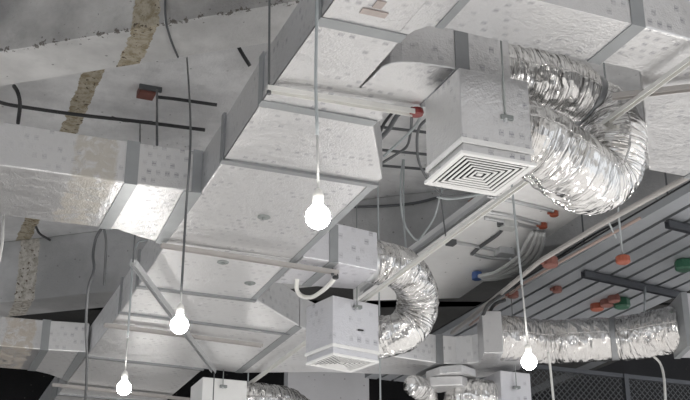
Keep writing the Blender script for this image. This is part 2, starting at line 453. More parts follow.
# B: branch running right at the top, with an offset turn
rb = thing('branch_duct', 'foil-wrapped branch duct across the upper right with an offset bend and grey taped joint', 'air duct', (2.2, 2.9, H))
def arc(cx, cy, r, a0, a1, n=8):
    return [(cx+r*math.cos(math.radians(a0+(a1-a0)*i/n)), cy+r*math.sin(math.radians(a0+(a1-a0)*i/n))) for i in range(n+1)]
inner = arc(1.535, 3.05, .078, 180, 270)               # throat against the main duct
MB().prism([(1.457, 2.70), (2.14, 2.715), (2.14, 2.978), (1.535, 2.968)]+inner[::-1], H, T).build('duct_section', 'foil', rb, bevel=.006)
MB().prism([(2.142, 2.715), (2.33, 2.725), (2.385, 2.735), (2.44, 2.775), (3.12, 3.29), (3.12, 3.69), (2.88, 3.69), (2.36, 3.01), (2.335, 2.985), (2.30, 2.978), (2.142, 2.978)], H, T).build('duct_section', 'foil', rb, bevel=.008)
MB().prism([(3.122, 3.29), (4.6, 3.29), (4.6, 3.69), (3.122, 3.69)], H, T).build('duct_section', 'foil', rb, bevel=.006)
MB().prism([(1.425, 2.69), (1.49, 2.69), (1.49, 2.985), (1.466, 3.02), (1.458, 3.05), (1.425, 3.05)], H-.0015, H-.0001).build('seam_patch', 'foil', rb)
xs = MB(); xstrip(xs, 2.715, 2.978, 2.115, 2.168); xs.build('joint_tape', 'tape', rb)
xs = MB(); xstrip(xs, 3.29, 3.69, 3.06, 3.12); xs.build('joint_tape', 'tape', rb)
xs = MB(); xstrip(xs, 2.70, 2.968, 1.52, 1.55, sides='NB'); xs.build('joint_tape', 'tape', rb)
# E1: curved take-off feeding the large flexible duct
e1 = thing('takeoff_duct', 'short foil-wrapped take-off duct with curved throat above the large square diffuser', 'air duct', (1.7, 3.35, H))
near = [(1.476, 3.50), (1.4575, 3.46), (1.464, 3.40), (1.467, 3.30), (1.485, 3.255), (1.52, 3.232), (1.58, 3.217), (1.66, 3.208), (1.74, 3.206)]
MB().prism(near+[(1.74, 3.50), (1.63, 3.52), (1.615, 3.70)], H, T+.02).build('duct_section', 'foil', e1, bevel=.005)
MB().prism([(1.44, 3.47), (1.475, 3.45), (1.635, 3.66), (1.622, 3.70), (1.60, 3.70)], H-.0015, H-.0001).build('seam_patch', 'foil', e1)
MB().prism([(1.742, 3.206), (1.94, 3.206), (1.94, 3.50), (1.742, 3.50)], H, T+.03).build('duct_section', 'foil', e1, bevel=.005)
xs = MB(); xstrip(xs, 3.206, 3.50, 1.715, 1.77, H, T+.03); xs.build('joint_tape', 'tape_dark', e1)
mb = MB(); c = Vector((1.94, 3.352, 2.115)); mb.tube([c, c+Vector((.05, 0, 0))], .10, 40); mb.build('collar', 'galv', e1, True)

# C1: branch leaving the main duct to the left, in front
c1 = thing('branch_duct', 'stained foil-wrapped branch duct at left meeting the main duct, the nearer of two', 'air duct', (.4, 4.95, H), )
MB().prism([(-1.3, 4.70), (.845, 4.655), (.845, 5.235), (-1.3, 5.30)], H, T).build('duct_section', 'foil_stained', c1, bevel=.006)
MB().prism([(.85, 4.655), (1.175, 4.64), (1.183, 5.345), (1.06, 5.30), (.93, 5.235), (.85, 5.235)], H, T).build('duct_section', 'foil', c1, bevel=.006)
xs = MB(); xstrip(xs, 4.655, 5.235, .838, .895); xs.build('joint_tape', 'tape', c1)
xs = MB(); xs.prism([(1.10, 4.64), (1.183, 4.635), (1.188, 5.35), (1.135, 5.33)], H-.005, H); xs.box((1.135, 4.633, H-.004), (1.178, 4.642, T+.003)); xs.build('joint_tape', 'tape', c1)
# C2: the farther left branch
c2 = thing('branch_duct', 'stained foil-wrapped branch duct at lower left, the farther of two', 'air duct', (.5, 7.9, H))
MB().prism([(-1.5, 7.72), (.925, 7.60), (.925, 8.19), (-1.5, 8.3)], H, T).build('duct_section', 'foil_stained_far', c2, bevel=.006)
MB().prism([(.93, 7.60), (1.205, 7.56), (1.215, 8.42), (1.06, 8.26), (.93, 8.19)], H, T).build('duct_section', 'foil_far', c2, bevel=.006)
xs = MB(); xstrip(xs, 7.60, 8.19, .905, .96); xs.build('joint_tape', 'tape', c2)
xs = MB(); xs.prism([(1.15, 7.57), (1.214, 7.555), (1.218, 8.42), (1.17, 8.37)], H-.005, H); xs.build('joint_tape', 'tape', c2)

# E2: second take-off
e2 = thing('takeoff_duct', 'short printed take-off duct leading to the smaller looping flexible duct behind the middle diffuser', 'air duct', (2.1, 5.5, H))
MB().prism([(1.892, 5.27), (2.07, 5.28), (2.07, 5.70), (1.892, 5.72)], H, T).build('duct_section', 'foil_bold', e2, bevel=.005)
MB().prism([(2.072, 5.28), (2.335, 5.33), (2.335, 5.66), (2.072, 5.70)], H, T+.02).build('duct_section', 'foil_bold', e2, bevel=.005)
xs = MB(); xs.prism([(2.04, 5.274), (2.09, 5.28), (2.09, 5.285), (2.04, 5.28)], H-.004, T+.01); xs.box((2.04, 5.276, H-.005), (2.09, 5.70, H)); xs.build('joint_tape', 'tape', e2)
mb = MB(); c = Vector((2.335, 5.50, 2.11)); mb.tube([c, c+Vector((.05, 0, 0))], .11, 36); mb.build('collar', 'galv', e2, True)

# C3: right branch far away, tapering from the main duct, then turning to the long flexible duct
c3 = thing('branch_duct', 'tapered foil-wrapped branch duct at lower centre behind the middle diffuser', 'air duct', (3, 7.1, H))
MB().prism([(2.305, 6.46), (2.78, 6.86), (3.50, 6.95), (3.50, 7.33), (3.36, 7.35), (2.84, 7.48), (2.305, 7.72)], H, T).build('duct_section', 'foil_far', c3, bevel=.006)
w0, w1 = at(486, 359, H), at(500, 358, H)
MB().prism([(3.505, 6.95), (3.62, 6.93), (3.71, 6.86), (3.76, 6.74), (3.98, 6.64), (4.10, 6.90), (3.98, 7.18), (3.80, 7.30), (3.505, 7.33)], H, T).build('duct_section', 'foil_far', c3, bevel=.006)
xs = MB(); xs.prism([(3.475, 6.94), (3.53, 6.945), (3.53, 7.34), (3.475, 7.34)], H-.004, T+.006); xs.build('joint_tape', 'tape_dark', c3)
# E3: another take-off hidden behind it
e3 = thing('takeoff_duct', 'small rounded take-off duct under the far branch at bottom centre', 'air duct', (3.6, 7.6, 1.95))
A = [at(426, 379, 1.93), at(436, 384, 1.93), at(470, 383, 1.93), at(476, 377, 1.93), at(462, 372, 1.93), at(440, 374, 1.93)]
MB().prism([(v.x, v.y) for v in A], 1.93, 1.985).build('duct_section', 'foil_far', e3, bevel=.006)
A = [at(418, 391, 1.86), at(440, 393, 1.86), at(468, 387, 1.86), at(462, 385, 1.86), at(430, 386, 1.86)]
MB().prism([(v.x, v.y) for v in A], 1.86, 1.925).build('outlet', 'foil_far', e3, bevel=.006)

# ------------------------------------------------------------------ flexible ducts
def flex(path, r, label, loc, straps=(), mat='crumple', group=None, seed=0, amp=1.0, name='flexible_duct', ends=True, n=84, step=.0065, rs=None):
    t = thing(name, label, 'flexible duct', loc, group)
    P = smoothpath(path, step)
    cum = [0]
    for i in range(1, len(P)): cum.append(cum[-1]+(P[i]-P[i-1]).length)
    LT = cum[-1]
    # local turning direction, so that folds bunch up on the inside of a bend
    if isinstance(r, list): r0, r1 = r; r = [r0+(r1-r0)*min(1, max(0, (i/(len(P)-1)-.35)/.35)) for i in range(len(P))]
    else: r0 = r; r = [r]*len(P)
    def d(L, a, dv, u):
        q = Vector((L*26+seed+1.2*math.sin(a*2+seed), math.cos(a)*1.1, math.sin(a)*1.1))
        w = 1-abs(noise.noise(q))*2.2
        q2 = Vector((L*58+seed*2, math.cos(a)*3.2, math.sin(a)*3.2))
        w2 = 1-abs(noise.noise(q2))*2.0
        lump = noise.noise(Vector((L*5+seed*3, math.cos(a)*.8, math.sin(a)*.8)))
        facet = noise.noise(Vector((L*16+seed, math.cos(a)*2.4+7, math.sin(a)*2.4)))
        v = (.0065*w+.0035*w2+.008*lump+.004*facet)*amp-.004
        for (s0, wd) in straps:
            k = abs(u-s0)*LT
            if k < .06: v = v*(.25+.75*k/.06)-.012*(1-k/.06)
        if ends:
            e = min(u, 1-u)*LT
            if e < .05: v = v*(e/.05)-.010*(1-e/.05)
        return v
    mb = MB(); mb.tube(P, r, n, True, d); o = mb.build('foil_sleeve', mat, t, True)
    # unwrap along the length instead of by axis
    uv = o.data.uv_layers[0]
    for p_ in o.data.polygons:
        for li in p_.loop_indices:
            vi = o.data.loops[li].vertex_index; i, j = divmod(vi, n)
            uv.data[li].uv = (cum[min(i, len(cum)-1)], j/n*2*math.pi*r0*.5)
    for (s0, wd) in straps:
        i0 = int((s0-wd/LT/2)*(len(P)-1)); i1 = max(i0+2, int((s0+wd/LT/2)*(len(P)-1)))
        sb = MB(); sb.tube(P[i0:i1+1], r0-.004, 64, True, lambda L, a, dv, u: .004*noise.noise(Vector((math.cos(a)*3, math.sin(a)*3, seed))))
        sb.build('strap', 'tape_dark', t, True)
    return t
F1 = [(1.945, 3.352, 2.115), (2.06, 3.365, 2.12), (2.27, 3.395, 2.13), (2.43, 3.42, 2.10)]+px((609, 123, 2.02), (615, 147, 1.90), (608, 170, 1.81), (589, 179, 1.755))+[(2.22, 3.31, 1.755), (2.06, 3.275, 1.805), (1.955, 3.272, 1.822)]
flex(F1, [.115, .135], 'large crumpled foil flexible duct looping in a U beside the big square diffuser', (2.3, 3.4, 1.8), straps=((.34, .035),), seed=3)
F2 = [(2.35, 5.50, 2.11), (2.44, 5.505, 2.115)]+px((403, 270, 2.11), (416, 288, 2.05), (417, 309, 1.95), (410, 325, 1.86), (398, 333, 1.81))+[(2.55, 5.86, 1.80), (2.474, 5.844, 1.80)]
flex(F2, .115, 'crumpled foil flexible duct looping in a U beside the middle printed diffuser', (2.6, 5.9, 1.8), seed=11, amp=1.15)
F3 = px((494, 338, 2.13), (512, 338, 2.14), (545, 342, 2.125), (580, 340, 2.12), (612, 339, 2.12), (640, 336, 2.12), (665, 331, 2.13), (684, 328, 2.13))
flex(F3, .148, 'long straight foil flexible duct at lower right with a taped band round its middle', (4.5, 6.3, 2.0), straps=((.64, .05),), seed=23, mat='crumple_soft', amp=.9)
F4 = px((238, 401, 1.84), (252, 401, 1.84), (270, 402, 1.85), (288, 406, 1.86), (304, 418, 1.87))
flex(F4, .125, 'foil flexible duct at the bottom edge beside the plain white diffuser box', (2.3, 8, 1.75), seed=31, n=60, step=.01)
F5 = px((497, 398, 1.80), (482, 397, 1.80), (466, 396, 1.82), (461, 399, 1.83), (460, 414, 1.85))
flex(F5, .115, 'foil flexible duct at the bottom edge beside the far printed diffuser box', (3.9, 7.7, 1.7), seed=41, n=60, step=.01)
F6 = px((411, 385, 1.85), (420, 388, 1.85), (426, 394, 1.85), (427, 408, 1.85))
flex(F6, .075, 'small crumpled foil flexible duct at the bottom edge left of the rounded take-off', (3.4, 7.9, 1.7), seed=47, n=48, step=.01)

# ------------------------------------------------------------------ diffusers with plenum boxes
def diffuser(cx, cy, ztop, zbot, bw, pw, label, mat, group='square ceiling diffusers with plenum boxes', rot=0.0, ratio=1.0):
    t = thing('diffuser_box', label, 'air diffuser', (cx, cy, zbot), group)
    ca, sa = math.cos(rot), math.sin(rot)
    def R(pts): return [(cx+x*ca-y*ratio*sa, cy+x*sa+y*ratio*ca) for x, y in pts]
    def sq(h): return R([(-h, -h), (h, -h), (h, h), (-h, h)])
    h = bw/2; zn = zbot+.062
    mb = MB(); mb.prism(sq(h), zn, ztop)
    o = mb.build('plenum_box', [mat, 'gap_black'], t, bevel=.004)
    for p in o.data.polygons:
        if p.normal.z < -.9: p.material_index = 1  # underside coloured black in place of the shade inside the neck
    def ring(mb, ho, hi, z0, z1, zi0=None, zi1=None):
        zi0 = z0 if zi0 is None else zi0; zi1 = z1 if zi1 is None else zi1
        vs = [(x, y, z0) for x, y in sq(ho)]+[(x, y, z1) for x, y in sq(ho)]+[(x, y, zi0) for x, y in sq(hi)]+[(x, y, zi1) for x, y in sq(hi)]
        fs = []
        for i in range(4):
            j = (i+1) % 4
            fs += [(i, j, 4+j, 4+i), (8+j, 8+i, 12+i, 12+j), (4+i, 4+j, 12+j, 12+i), (j, i, 8+i, 8+j)]
        return mb.add(vs, fs)
    mb = MB(); ring(mb, h+.004, h-.004, zn-.016, zn+.004); mb.build('lower_rim', 'white_foil', t, bevel=.002)
    hn = h-.006
    mb = MB(); ring(mb, hn, hn-.01, zbot+.012, zn-.014); mb.build('neck', mat, t)
    ph = pw/2
    mb = MB(); ring(mb, ph, ph-.021, zbot, zbot+.014, zbot+.002, zbot+.014); mb; face = mb.build('face_frame', 'diffuser', t, bevel=.003)
    b = ph-.026; stp = (b-.008)/6.15
    for k in range(6):
        hb = b-stp*k; ht = hb-stp*.5
        hi = hb-stp*.46
        vs = [(x, y, zbot+.001) for x, y in sq(hb)]+[(x, y, zbot+.0035) for x, y in sq(hb)]+[(x, y, zbot+.002) for x, y in sq(hi)]+[(x, y, zbot+.0045) for x, y in sq(hi)]
        fs = []
        for i in range(4):
            j = (i+1) % 4
            fs += [(i, j, 4+j, 4+i), (8+j, 8+i, 12+i, 12+j), (4+i, 4+j, 12+j, 12+i), (j, i, 8+i, 8+j)]
        MB().add(vs, fs).build('louvre', 'diffuser', face)
    MB().prism(sq(ph-.022), zbot+.024, zbot+.027).build('gap_shade_plate', 'gap_black', t)  # added black plate, stands in for the shade between the louvres
    mb = MB(); mb.prism(sq(.010), zbot+.003, zbot+.008); mb.build('centre_plate', 'diffuser', face)
    return t
def hanger(t, p, zt, dx=0, bracket=True):          # threaded rod and its angle bracket on the near face of a box
    p = Vector(p)
    MB().tube([p, Vector((p.x+dx, p.y, zt))], .0035, 8).build('hanger_rod', 'steel', t, True)
    if bracket:
        br = MB().box((p.x-.018, p.y-.006, p.z-.006), (p.x+.03, p.y+.022, p.z+.012)).build('bracket', 'steel', t, bevel=.002)
        MB().lathe(p, [(.007, -.016), (.007, -.002)], 6).build('nut', 'galv', br)
d1 = diffuser(1.828, 3.272, 1.965, 1.632, .275, .292, 'large square diffuser box with white louvred face, nearest the centre right', 'foil')
hanger(d1, (1.863, 3.132, 1.80), 2.6, -.0)
d2 = diffuser(2.325, 5.81, 1.945, 1.61, .31, .31, 'middle square diffuser box in bold printed foil with hanging bracket', 'foil_bold', rot=math.radians(12.8), ratio=.87)
hanger(d2, (2.355, 5.665, 1.90), 2.9, 0)
MB().bar((2.365, 5.676, 1.775), (2.40, 5.684, 1.777), .004, .008).build('slot', 'gap_black', d2)
p3 = at(514, 371, 1.96)
d3 = diffuser(p3.x+.01, p3.y+.12, 1.955, 1.64, .235, .265, 'far square diffuser box in bold printed foil at the bottom edge, right of centre', 'foil_bold')
hanger(d3, (p3.x+.0, p3.y-.02, 1.84), 2.6, 0, True)
p4 = at(222, 379, 1.93)
d4 = diffuser(p4.x+.02, p4.y+.15, 1.93, 1.62, .32, .34, 'plain white diffuser box at the bottom edge under the main duct', 'white_foil')
hanger(d4, (p4.x, p4.y-.03, 1.87), 1.99, 0, True)
# box at the right edge where the long flexible duct ends
pb = at(678, 325, 2.13)
t = thing('plenum_box', 'foil-wrapped plenum box at the right edge where the long flexible duct ends', 'air duct', (pb.x+.2, pb.y, 1.96))
dv = Vector((.93, -.37, 0)); nv = Vector((.37, .93, 0)); q0 = Vector((pb.x, pb.y, 0))
po = [q0-nv*.15+dv*.0, q0-nv*.17+dv*.6, q0+nv*.17+dv*.6, q0+nv*.15]
MB().prism([(v.x, v.y) for v in po], 1.95, 2.30).build('box_body', 'foil_bold', t, bevel=.006)
po = [q0-nv*.155-dv*.004, q0-nv*.155+dv*.035, q0+nv*.155+dv*.035, q0+nv*.155-dv*.004]
MB().prism([(v.x, v.y) for v in po], 1.945, 2.305).build('end_tape', 'tape', t)
# square adaptor on the left end of the long flexible duct
pa = at(495, 338, 2.13); q0 = Vector((pa.x, pa.y, 0))
po = [q0-nv*.15-dv*.10, q0-nv*.15+dv*.03, q0+nv*.15+dv*.03, q0+nv*.15-dv*.10]
t = thing('adaptor_box', 'square foil adaptor between the tapered branch duct and the long straight flexible duct', 'air duct', (pa.x, pa.y, 1.98))
MB().prism([(v.x, v.y) for v in po], 1.985, 2.275).build('box_body', 'foil', t, bevel=.006)

# ------------------------------------------------------------------ rails, bars, trapeze hangers
R0, R1 = at(705, 40, 1.955), at(248, 385, 1.955)
mb = MB(); mb.channel((2.395, 2.5, 1.957), (2.42, 8.15, 1.957), .024, .018, .003); 
single(mb, 'support_rail', 'rail', 'long white support rail running under the branch duct past both diffusers', 'rail')
def trapeze(label, p, q, rods, mat='cream', w=.03, h=.02):
    t = thing('trapeze_hanger', label, 'hanger', (Vector(p)+Vector(q))/2, 'hanger bars under the main duct')
    MB().channel(p, q, w, h, .003).build('cross_bar', mat, t)
    for (a, b) in rods:
        MB().tube([Vector(a), Vector(b)], .0045, 8).build('threaded_rod', 'dgrey', t, True)
        MB().lathe(Vector(a)+Vector((0, 0, -.008)), [(.009, 0), (.009, .012)], 6).build('nut', 'dgrey', t)
    return t
zb = H-.026
hb = trapeze('cream hanger bar under the main duct nearest the camera, its rod at the left end', (1.125, 3.55, zb), (1.70, 3.525, zb), [((1.134, 3.55, zb-.012), (1.07, 3.46, CE))], 'rail')
MB().lathe(Vector((1.715, 3.535, zb+.0)), [(.012, -.004), (.026, -.002), (.03, .008), (.027, .02)], 14).build('end_cap', 'red', hb)['label'] = 'red plastic end cap'
trapeze('cream hanger bar under the main duct between its left branch and the middle take-off', (1.16, 5.30, zb), (2.12, 5.36, zb), [((2.09, 5.358, zb-.012), (2.09, 5.358, zb+.02))])
trapeze('pinkish hanger bar under the main duct behind the second hanging bulb', (1.17, 6.79, zb), (2.2, 6.88, zb), [])
trapeze('hanger bar under the main duct behind the lowest hanging bulb, farthest away', (1.12, 8.46, zb), (2.2, 8.56, zb), [])
a, b = at(612, 97, 1.973), at(705, 86, 1.973)
single(MB().channel(a, b, .026, .02, .003), 'hanger_bar', 'cream', 'slim pale hanger bar crossing under the offset bend of the upper right duct', 'hanger')
a, b = at(133, 262, 1.90), at(214, 371, 1.945)
t = thing('strut_channel', 'bright galvanised strut slung diagonally under the main duct behind the second bulb', 'hanger', (a+b)/2)
MB().channel(a, b, .03, .03, .003, (.3, .2, 1)).build('strut', 'galv', t)
MB().tube([b+Vector((.0, -.01, .02)), b+Vector((.0, -.01, -.32))], .004, 8).build('threaded_rod', 'dgrey', t, True)
MB().tube([a, Vector((a.x, a.y, 2.15))], .004, 8).build('threaded_rod', 'dgrey', t, True)
# steel channel beside the white soffit
single(MB().channel((3.46, 5.4, 2.89), (3.45, 8.2, 2.89), .035, .03, .004), 'steel_channel', 'galv', 'grey steel channel running along the edge of the white soffit', 'rail')
# bits of white bent pipe over the middle diffuser
t = thing('bent_pipe', 'short white bent pipe with black end above the middle diffuser box', 'pipe', at(312, 297, 1.975))
MB().tube(smoothpath(px((297, 279, 2.0), (297, 290, 1.985), (302, 296, 1.98), (312, 297, 1.975), (322, 291, 1.97), (330, 284, 1.97), (336, 276, 1.985)), .01), .012, 12).build('pipe_body', 'plastic', t, True)
MB().lathe(at(335.5, 279, 1.965), [(.012, 0), (.017, .005), (.017, .024), (.01, .03)], 12).build('end_sleeve', 'black', t)

# ------------------------------------------------------------------ hanging bulbs
def pendant(label, p, top, cord='gcord', stiff=False, whitelen=.18, r=.0375):
    p = Vector(p)                                   # centre of the globe
    t = thing('hanging_bulb', label, 'light bulb', p-Vector((0, 0, r)), 'bare bulbs on cords')
    prof = []
    for i in range(13):
        a = -math.pi/2+math.pi*.76*i/12
        prof.append((max(.0008, r*math.cos(a)), r*math.sin(a)))
    zr, zz = prof[-1]
    prof += [(.0165, zz+.010), (.014, zz+.016)]
    MB().lathe(p, prof, 24).build('bulb', 'bulb', t, True)
    z1 = zz+.016
    MB().lathe(p+Vector((0, 0, z1-.003)), [(.0155, 0), (.0165, .004), (.0165, .03), (.012, .045), (.006, .052)], 16).build('socket', 'plastic', t, True)
    c0 = p+Vector((0, 0, z1+.047)); T_ = [Vector(q) for q in top]
    cm = c0.lerp(T_[0], min(.9, whitelen/max(.01, (T_[0]-c0).length)))
    MB().tube([c0, cm], .0042, 8).build('lead', 'wcord', t, True)
    P = smoothpath([cm]+T_, .05)
    MB().tube(P, .0055 if not stiff else .006, 8).build('cord', cord, t, True)
    return t
b1 = at(318, 217, 1.28)
pendant('largest lit bulb hanging on a grey cord in front of the main duct', b1, [b1+Vector((-.012, 0, .55)), b1+Vector((.0, .0, 1.3)), (b1.x+.0, b1.y, CE)])
b2 = at(179.5, 325, 1.36)
pendant('lit bulb on a grey cord hanging in front of the diagonal galvanised strut', b2, [b2+Vector((.0, 0, .5)), b2+Vector((.0, .0, .90)), tuple(at(187, 58, CE-.02))], 'dgrey', whitelen=.05)
b3 = at(124, 388, 1.40)
pendant('lit bulb at bottom left hanging lowest in the picture', b3, [b3+Vector((.0, 0, .5)), (b3.x+.01, b3.y, 2.2), (1.32, b3.y, 2.23)])
b4 = at(529, 362, 1.42)
q4 = b4+Vector((0, 0, .9))
pendant('lit bulb hanging under the long straight flexible duct on a stiff grey cord', b4, [q4+Vector((-.035, 0, 0)), (b4.x-.07, b4.y, CE)], 'gcord', True, .3)
# unseen bulbs added to brighten duct undersides and streak the far duct
for x, y, z in [(1.12, 1.6, 1.25), (2.9, 3.1, 1.05), (4.6, 4.2, .95), (2.9, 6.6, .8), (1.85, 8.6, 1.15), (2.95, 9.6, 1.3)]:
    pendant('lit bulb on a grey cord added out of view to light the ducts', (x, y, z), [(x, y, H-.05 if (x > 1 and x < 2 and y > 7) else CE)])
# ------------------------------------------------------------------ loose cords and cables
cable(px((548, 352, 2.0), (550, 365, 1.93), (552, 385, 1.8), (555, 415, 1.6)), .008, 'electric_cord', 'wcord', 'pale cord dropping below the left half of the long straight flexible duct')
cable(px((653, 356, 1.98), (660, 363, 1.93), (664, 378, 1.8), (666, 415, 1.5)), .008, 'electric_cord', 'wcord', 'pale cord dropping below the right half of the long straight flexible duct')
cable(px((4, 205, 2.2), (3, 222, 2.0), (2, 245, 1.85), (-4, 275, 1.7)), .007, 'electric_cord', 'wcord', 'white cord hanging at the left edge below the nearer branch duct')
cable(px((102, 228, 2.25), (96, 238, 2.2), (93, 255, 2.1), (94, 270, 2.0), (88, 290, 1.9), (86, 330, 1.75), (87, 360, 1.65), (85, 412, 1.5)), .008, 'electric_cord', 'dgrey', 'dark cord dropping past the end of the farther branch duct to the bottom edge')
cable(px((104, 228, 2.3), (106, 245, 2.25), (104, 285, 2.1)), .007, 'electric_cord', 'dgrey', 'dark cord hanging behind the nearer branch duct beside the main duct')
cable(px((-14, 95, 3.5), (2, 103, 3.5), (30, 108, 3.5), (80, 115, 3.5), (125, 120, 3.5), (150, 123, 3.5), (205, 130, 3.45)), .013, 'ceiling_cable', 'black', 'thick black cable slung under the ceiling at upper left')
cable(px((112, 117, 3.5), (124, 121, 3.46), (138, 121, 3.46), (152, 122, 3.5)), .008, 'ceiling_cable', 'black', 'short black cable looping off the thick ceiling cable')
cable(px((14, 86, 3.5), (18, 93, 3.4), (20, 105, 3.35), (18, 123, 3.3)), .013, 'cable_tail', 'black', 'short black curved cable tail crossing the ceiling cable at far left')
cable(px((178, 57, 2.985), (172, 43, 2.985), (168, 30, 2.985), (166, 22, 2.99), (165, 5, 3.1), (166, -8, 3.2)), .006, 'beam_wire', 'dgrey', 'thin dark wire hanging over the face of the front beam')
cable(px((157, 97, 3.52), (175, 99, 3.5), (217, 105, 3.48)), .012, 'conduit_pipe', 'black', 'black conduit leaving the faded red ceiling box towards the main duct', 'conduit')
cable(px((238, 46, 3.2), (243, 55, 3.15), (250, 66, 3.1)), .011, 'cable_tail', 'black', 'short black cable tail beside the main duct below the front beam')
cable(px((163, -8, 3.25), (165, 8, 3.1), (165, 24, 2.995), (167, 27, 2.985)), .005, 'plaster_cord', 'wcord', 'thin white cord hanging down the face of the front beam', 'cable')
rod(at(157, 90, 3.55), at(157, 145, 2.6), .007, 'hanger_rod', 'dgrey', 'thin dark rod below the faded red ceiling box')
rod(at(140, 122, 3.55), at(140, 150, 3.0), .005, 'hanger_rod', 'dgrey', 'short thin dark rod under the thick ceiling cable')
mb = MB(); p = at(146, 96, 3.55)
t = thing('junction_box', 'faded red junction box on the ceiling at upper left', 'junction box', p)
MB().box((p.x-.055, p.y-.05, 3.545), (p.x+.055, p.y+.05, 3.6)).build('box_body', 'brickred', t, bevel=.006)
MB().box((p.x-.06, p.y-.065, 3.565), (p.x+.09, p.y-.05, 3.6)).build('clip', 'dgrey', t)
cable(px((36, 227, 3.1), (40, 234, 3.0), (50, 240, 2.9)), .009, 'cable_tail', 'black', 'short black cable tail below the nearer branch duct at left')

# pipes and cables in the gap between the main duct and the large diffuser
for k, (a, b, lb) in enumerate([((372, 126), (440, 134), 'first'), ((372, 149), (442, 156), 'second'), ((375, 165), (445, 171), 'third')]):
    rod(at(*a, 3.52), at(*b, 3.52), .011, 'conduit_pipe', 'dgrey', 'grey conduit on the ceiling left of the large diffuser, %s from the top' % lb, 'conduit', 'grey ceiling conduits in the gap')
cable(px((392, 113, 2.55), (385, 122, 2.5), (381, 130, 2.45), (376, 140, 2.4)), .008, 'gap_cable', 'black', 'short black cable beside the main duct, nearest the red cap')
cable(px((402, 111, 2.6), (396, 117, 2.55), (389, 129, 2.5), (381, 138, 2.45)), .012, 'gap_cable', 'dgrey', 'thick dark cable curving beside the main duct below the red cap')
cable(px((412, 108, 2.5), (411, 128, 2.6), (407, 146, 2.7), (395, 155, 2.7), (382, 163, 2.65)), .0075, 'gap_cable', 'dgrey', 'dark cable dropping from the red cap and bending left')
cable(px((422, 106, 2.5), (419, 120, 2.55), (408, 134, 2.6), (384, 156, 2.6)), .0075, 'gap_cable', 'gcord', 'grey cable running diagonally down left from the red cap')
cable(px((428, 118, 2.5), (419, 128, 2.55), (417, 145, 2.6), (420, 165, 2.6), (432, 185, 2.6), (445, 196, 2.65), (470, 194, 2.7)), .0075, 'gap_cable', 'dgrey', 'dark cable curving behind the left side of the large diffuser')
cable(px((403, 160, 3.4), (401, 178, 3.2), (401, 205, 3.0), (405, 225, 2.9), (412, 236, 2.85), (418, 240, 2.85), (425, 232, 2.87), (434, 218, 2.9), (438, 205, 2.95), (440, 196, 3.0), (447, 176, 3.2)), .0075, 'looped_cable', 'gcord', 'grey cable hanging in a deep loop left of the large diffuser')
cable(px((404, 160, 3.4), (403.5, 190, 3.1), (404, 225, 2.75), (406, 248, 2.5)), .006, 'electric_cord', 'gcord', 'thin straight cord hanging down to the middle flexible duct')
cable([onbeam(*p) for p in ((350, 207), (385, 206), (415, 203), (440, 197))], .012, 'gap_cable', 'dgrey', 'thin dark cable sagging across the grey beam left of the large diffuser')
cable(px((440, 190, 2.8), (443, 215, 2.8), (446, 239, 2.8)), .005, 'electric_cord', 'dgrey', 'thin dark cord ending above the white soffit edge')
cable(px((437, 197, 2.75), (450, 199, 2.75), (472, 196, 2.75), (490, 192, 2.75)), .0075, 'gap_cable', 'gcord', 'grey cable sagging under the louvred face of the large diffuser')
mb = MB(); p = at(473, 212, 2.97)
single(MB().box((p.x-.02, p.y-.03, 2.9), (p.x+.02, p.y+.03, 3.06)), 'red_box', 'brickred', 'small red box behind the steel channel under the large diffuser', 'junction box')
for (a, b, lb) in [((330, 230), (333, 285), 'left'), ((344, 225), (352, 270), 'right')]:
    rod(at(*a, 2.75), at(*b, 2.22), .006, 'hanger_rod', 'dgrey', 'thin dark hanger rod above the middle take-off duct, %s one' % lb, 'rod', 'rods above the take-off')
rod(at(310, 245, 2.6), at(310, 268, 2.2), .005, 'hanger_rod', 'dgrey', 'thin dark rod beside the right edge of the main duct above the middle take-off')

# conduits on the soffit
ZS = 2.887
def cond(pts, r, label, mat='galv', nm='conduit_pipe', cat='conduit', group='conduits clipped to the soffit'):
    return cable(px(*[(x, y, ZS) for x, y in pts]), r, nm, mat, label, cat, group)
cond([(487, 196), (515, 202), (553, 211)], .013, 'grey conduit on the white soffit, nearest the large diffuser')
cond([(488, 212), (510, 216), (540, 224)], .013, 'grey conduit on the white soffit, second from the large diffuser')
cond([(485, 218), (506, 222), (538, 229)], .013, 'grey conduit on the white soffit, third from the large diffuser')
cond([(452, 242), (475, 246), (503, 252)], .013, 'grey conduit on the white soffit ending at the steel clip, nearer one')
cond([(471, 254), (490, 258), (512, 259)], .013, 'grey conduit on the white soffit ending at the steel clip, farther one')
cond([(505, 226), (497, 235), (480, 247), (472, 254)], .013, 'dark bent conduit crossing the white soffit between its cross conduits', 'dgrey')
for (x, y, lb) in [(451, 243, 'left end'), (503, 224, 'middle')]:
    p = at(x, y, 2.88); single(MB().box((p.x-.03, p.y-.03, 2.865), (p.x+.03, p.y+.03, 2.9)), 'conduit_clip', 'dgrey', 'small dark clip at the %s of the soffit conduits' % lb, 'clip')
p = at(508, 226, 2.87); single(MB().box((p.x-.05, p.y-.04, 2.85), (p.x+.06, p.y+.05, 2.903), 0), 'junction_box', 'conduit', 'small grey junction box on the white soffit', 'junction box', None, False, .006)
p = at(504, 253, 2.87); single(MB().box((p.x-.06, p.y-.05, 2.85), (p.x+.06, p.y+.05, 2.9), 0), 'junction_box', 'galv', 'steel junction box at the far end of the soffit conduits', 'junction box', None, False, .006)
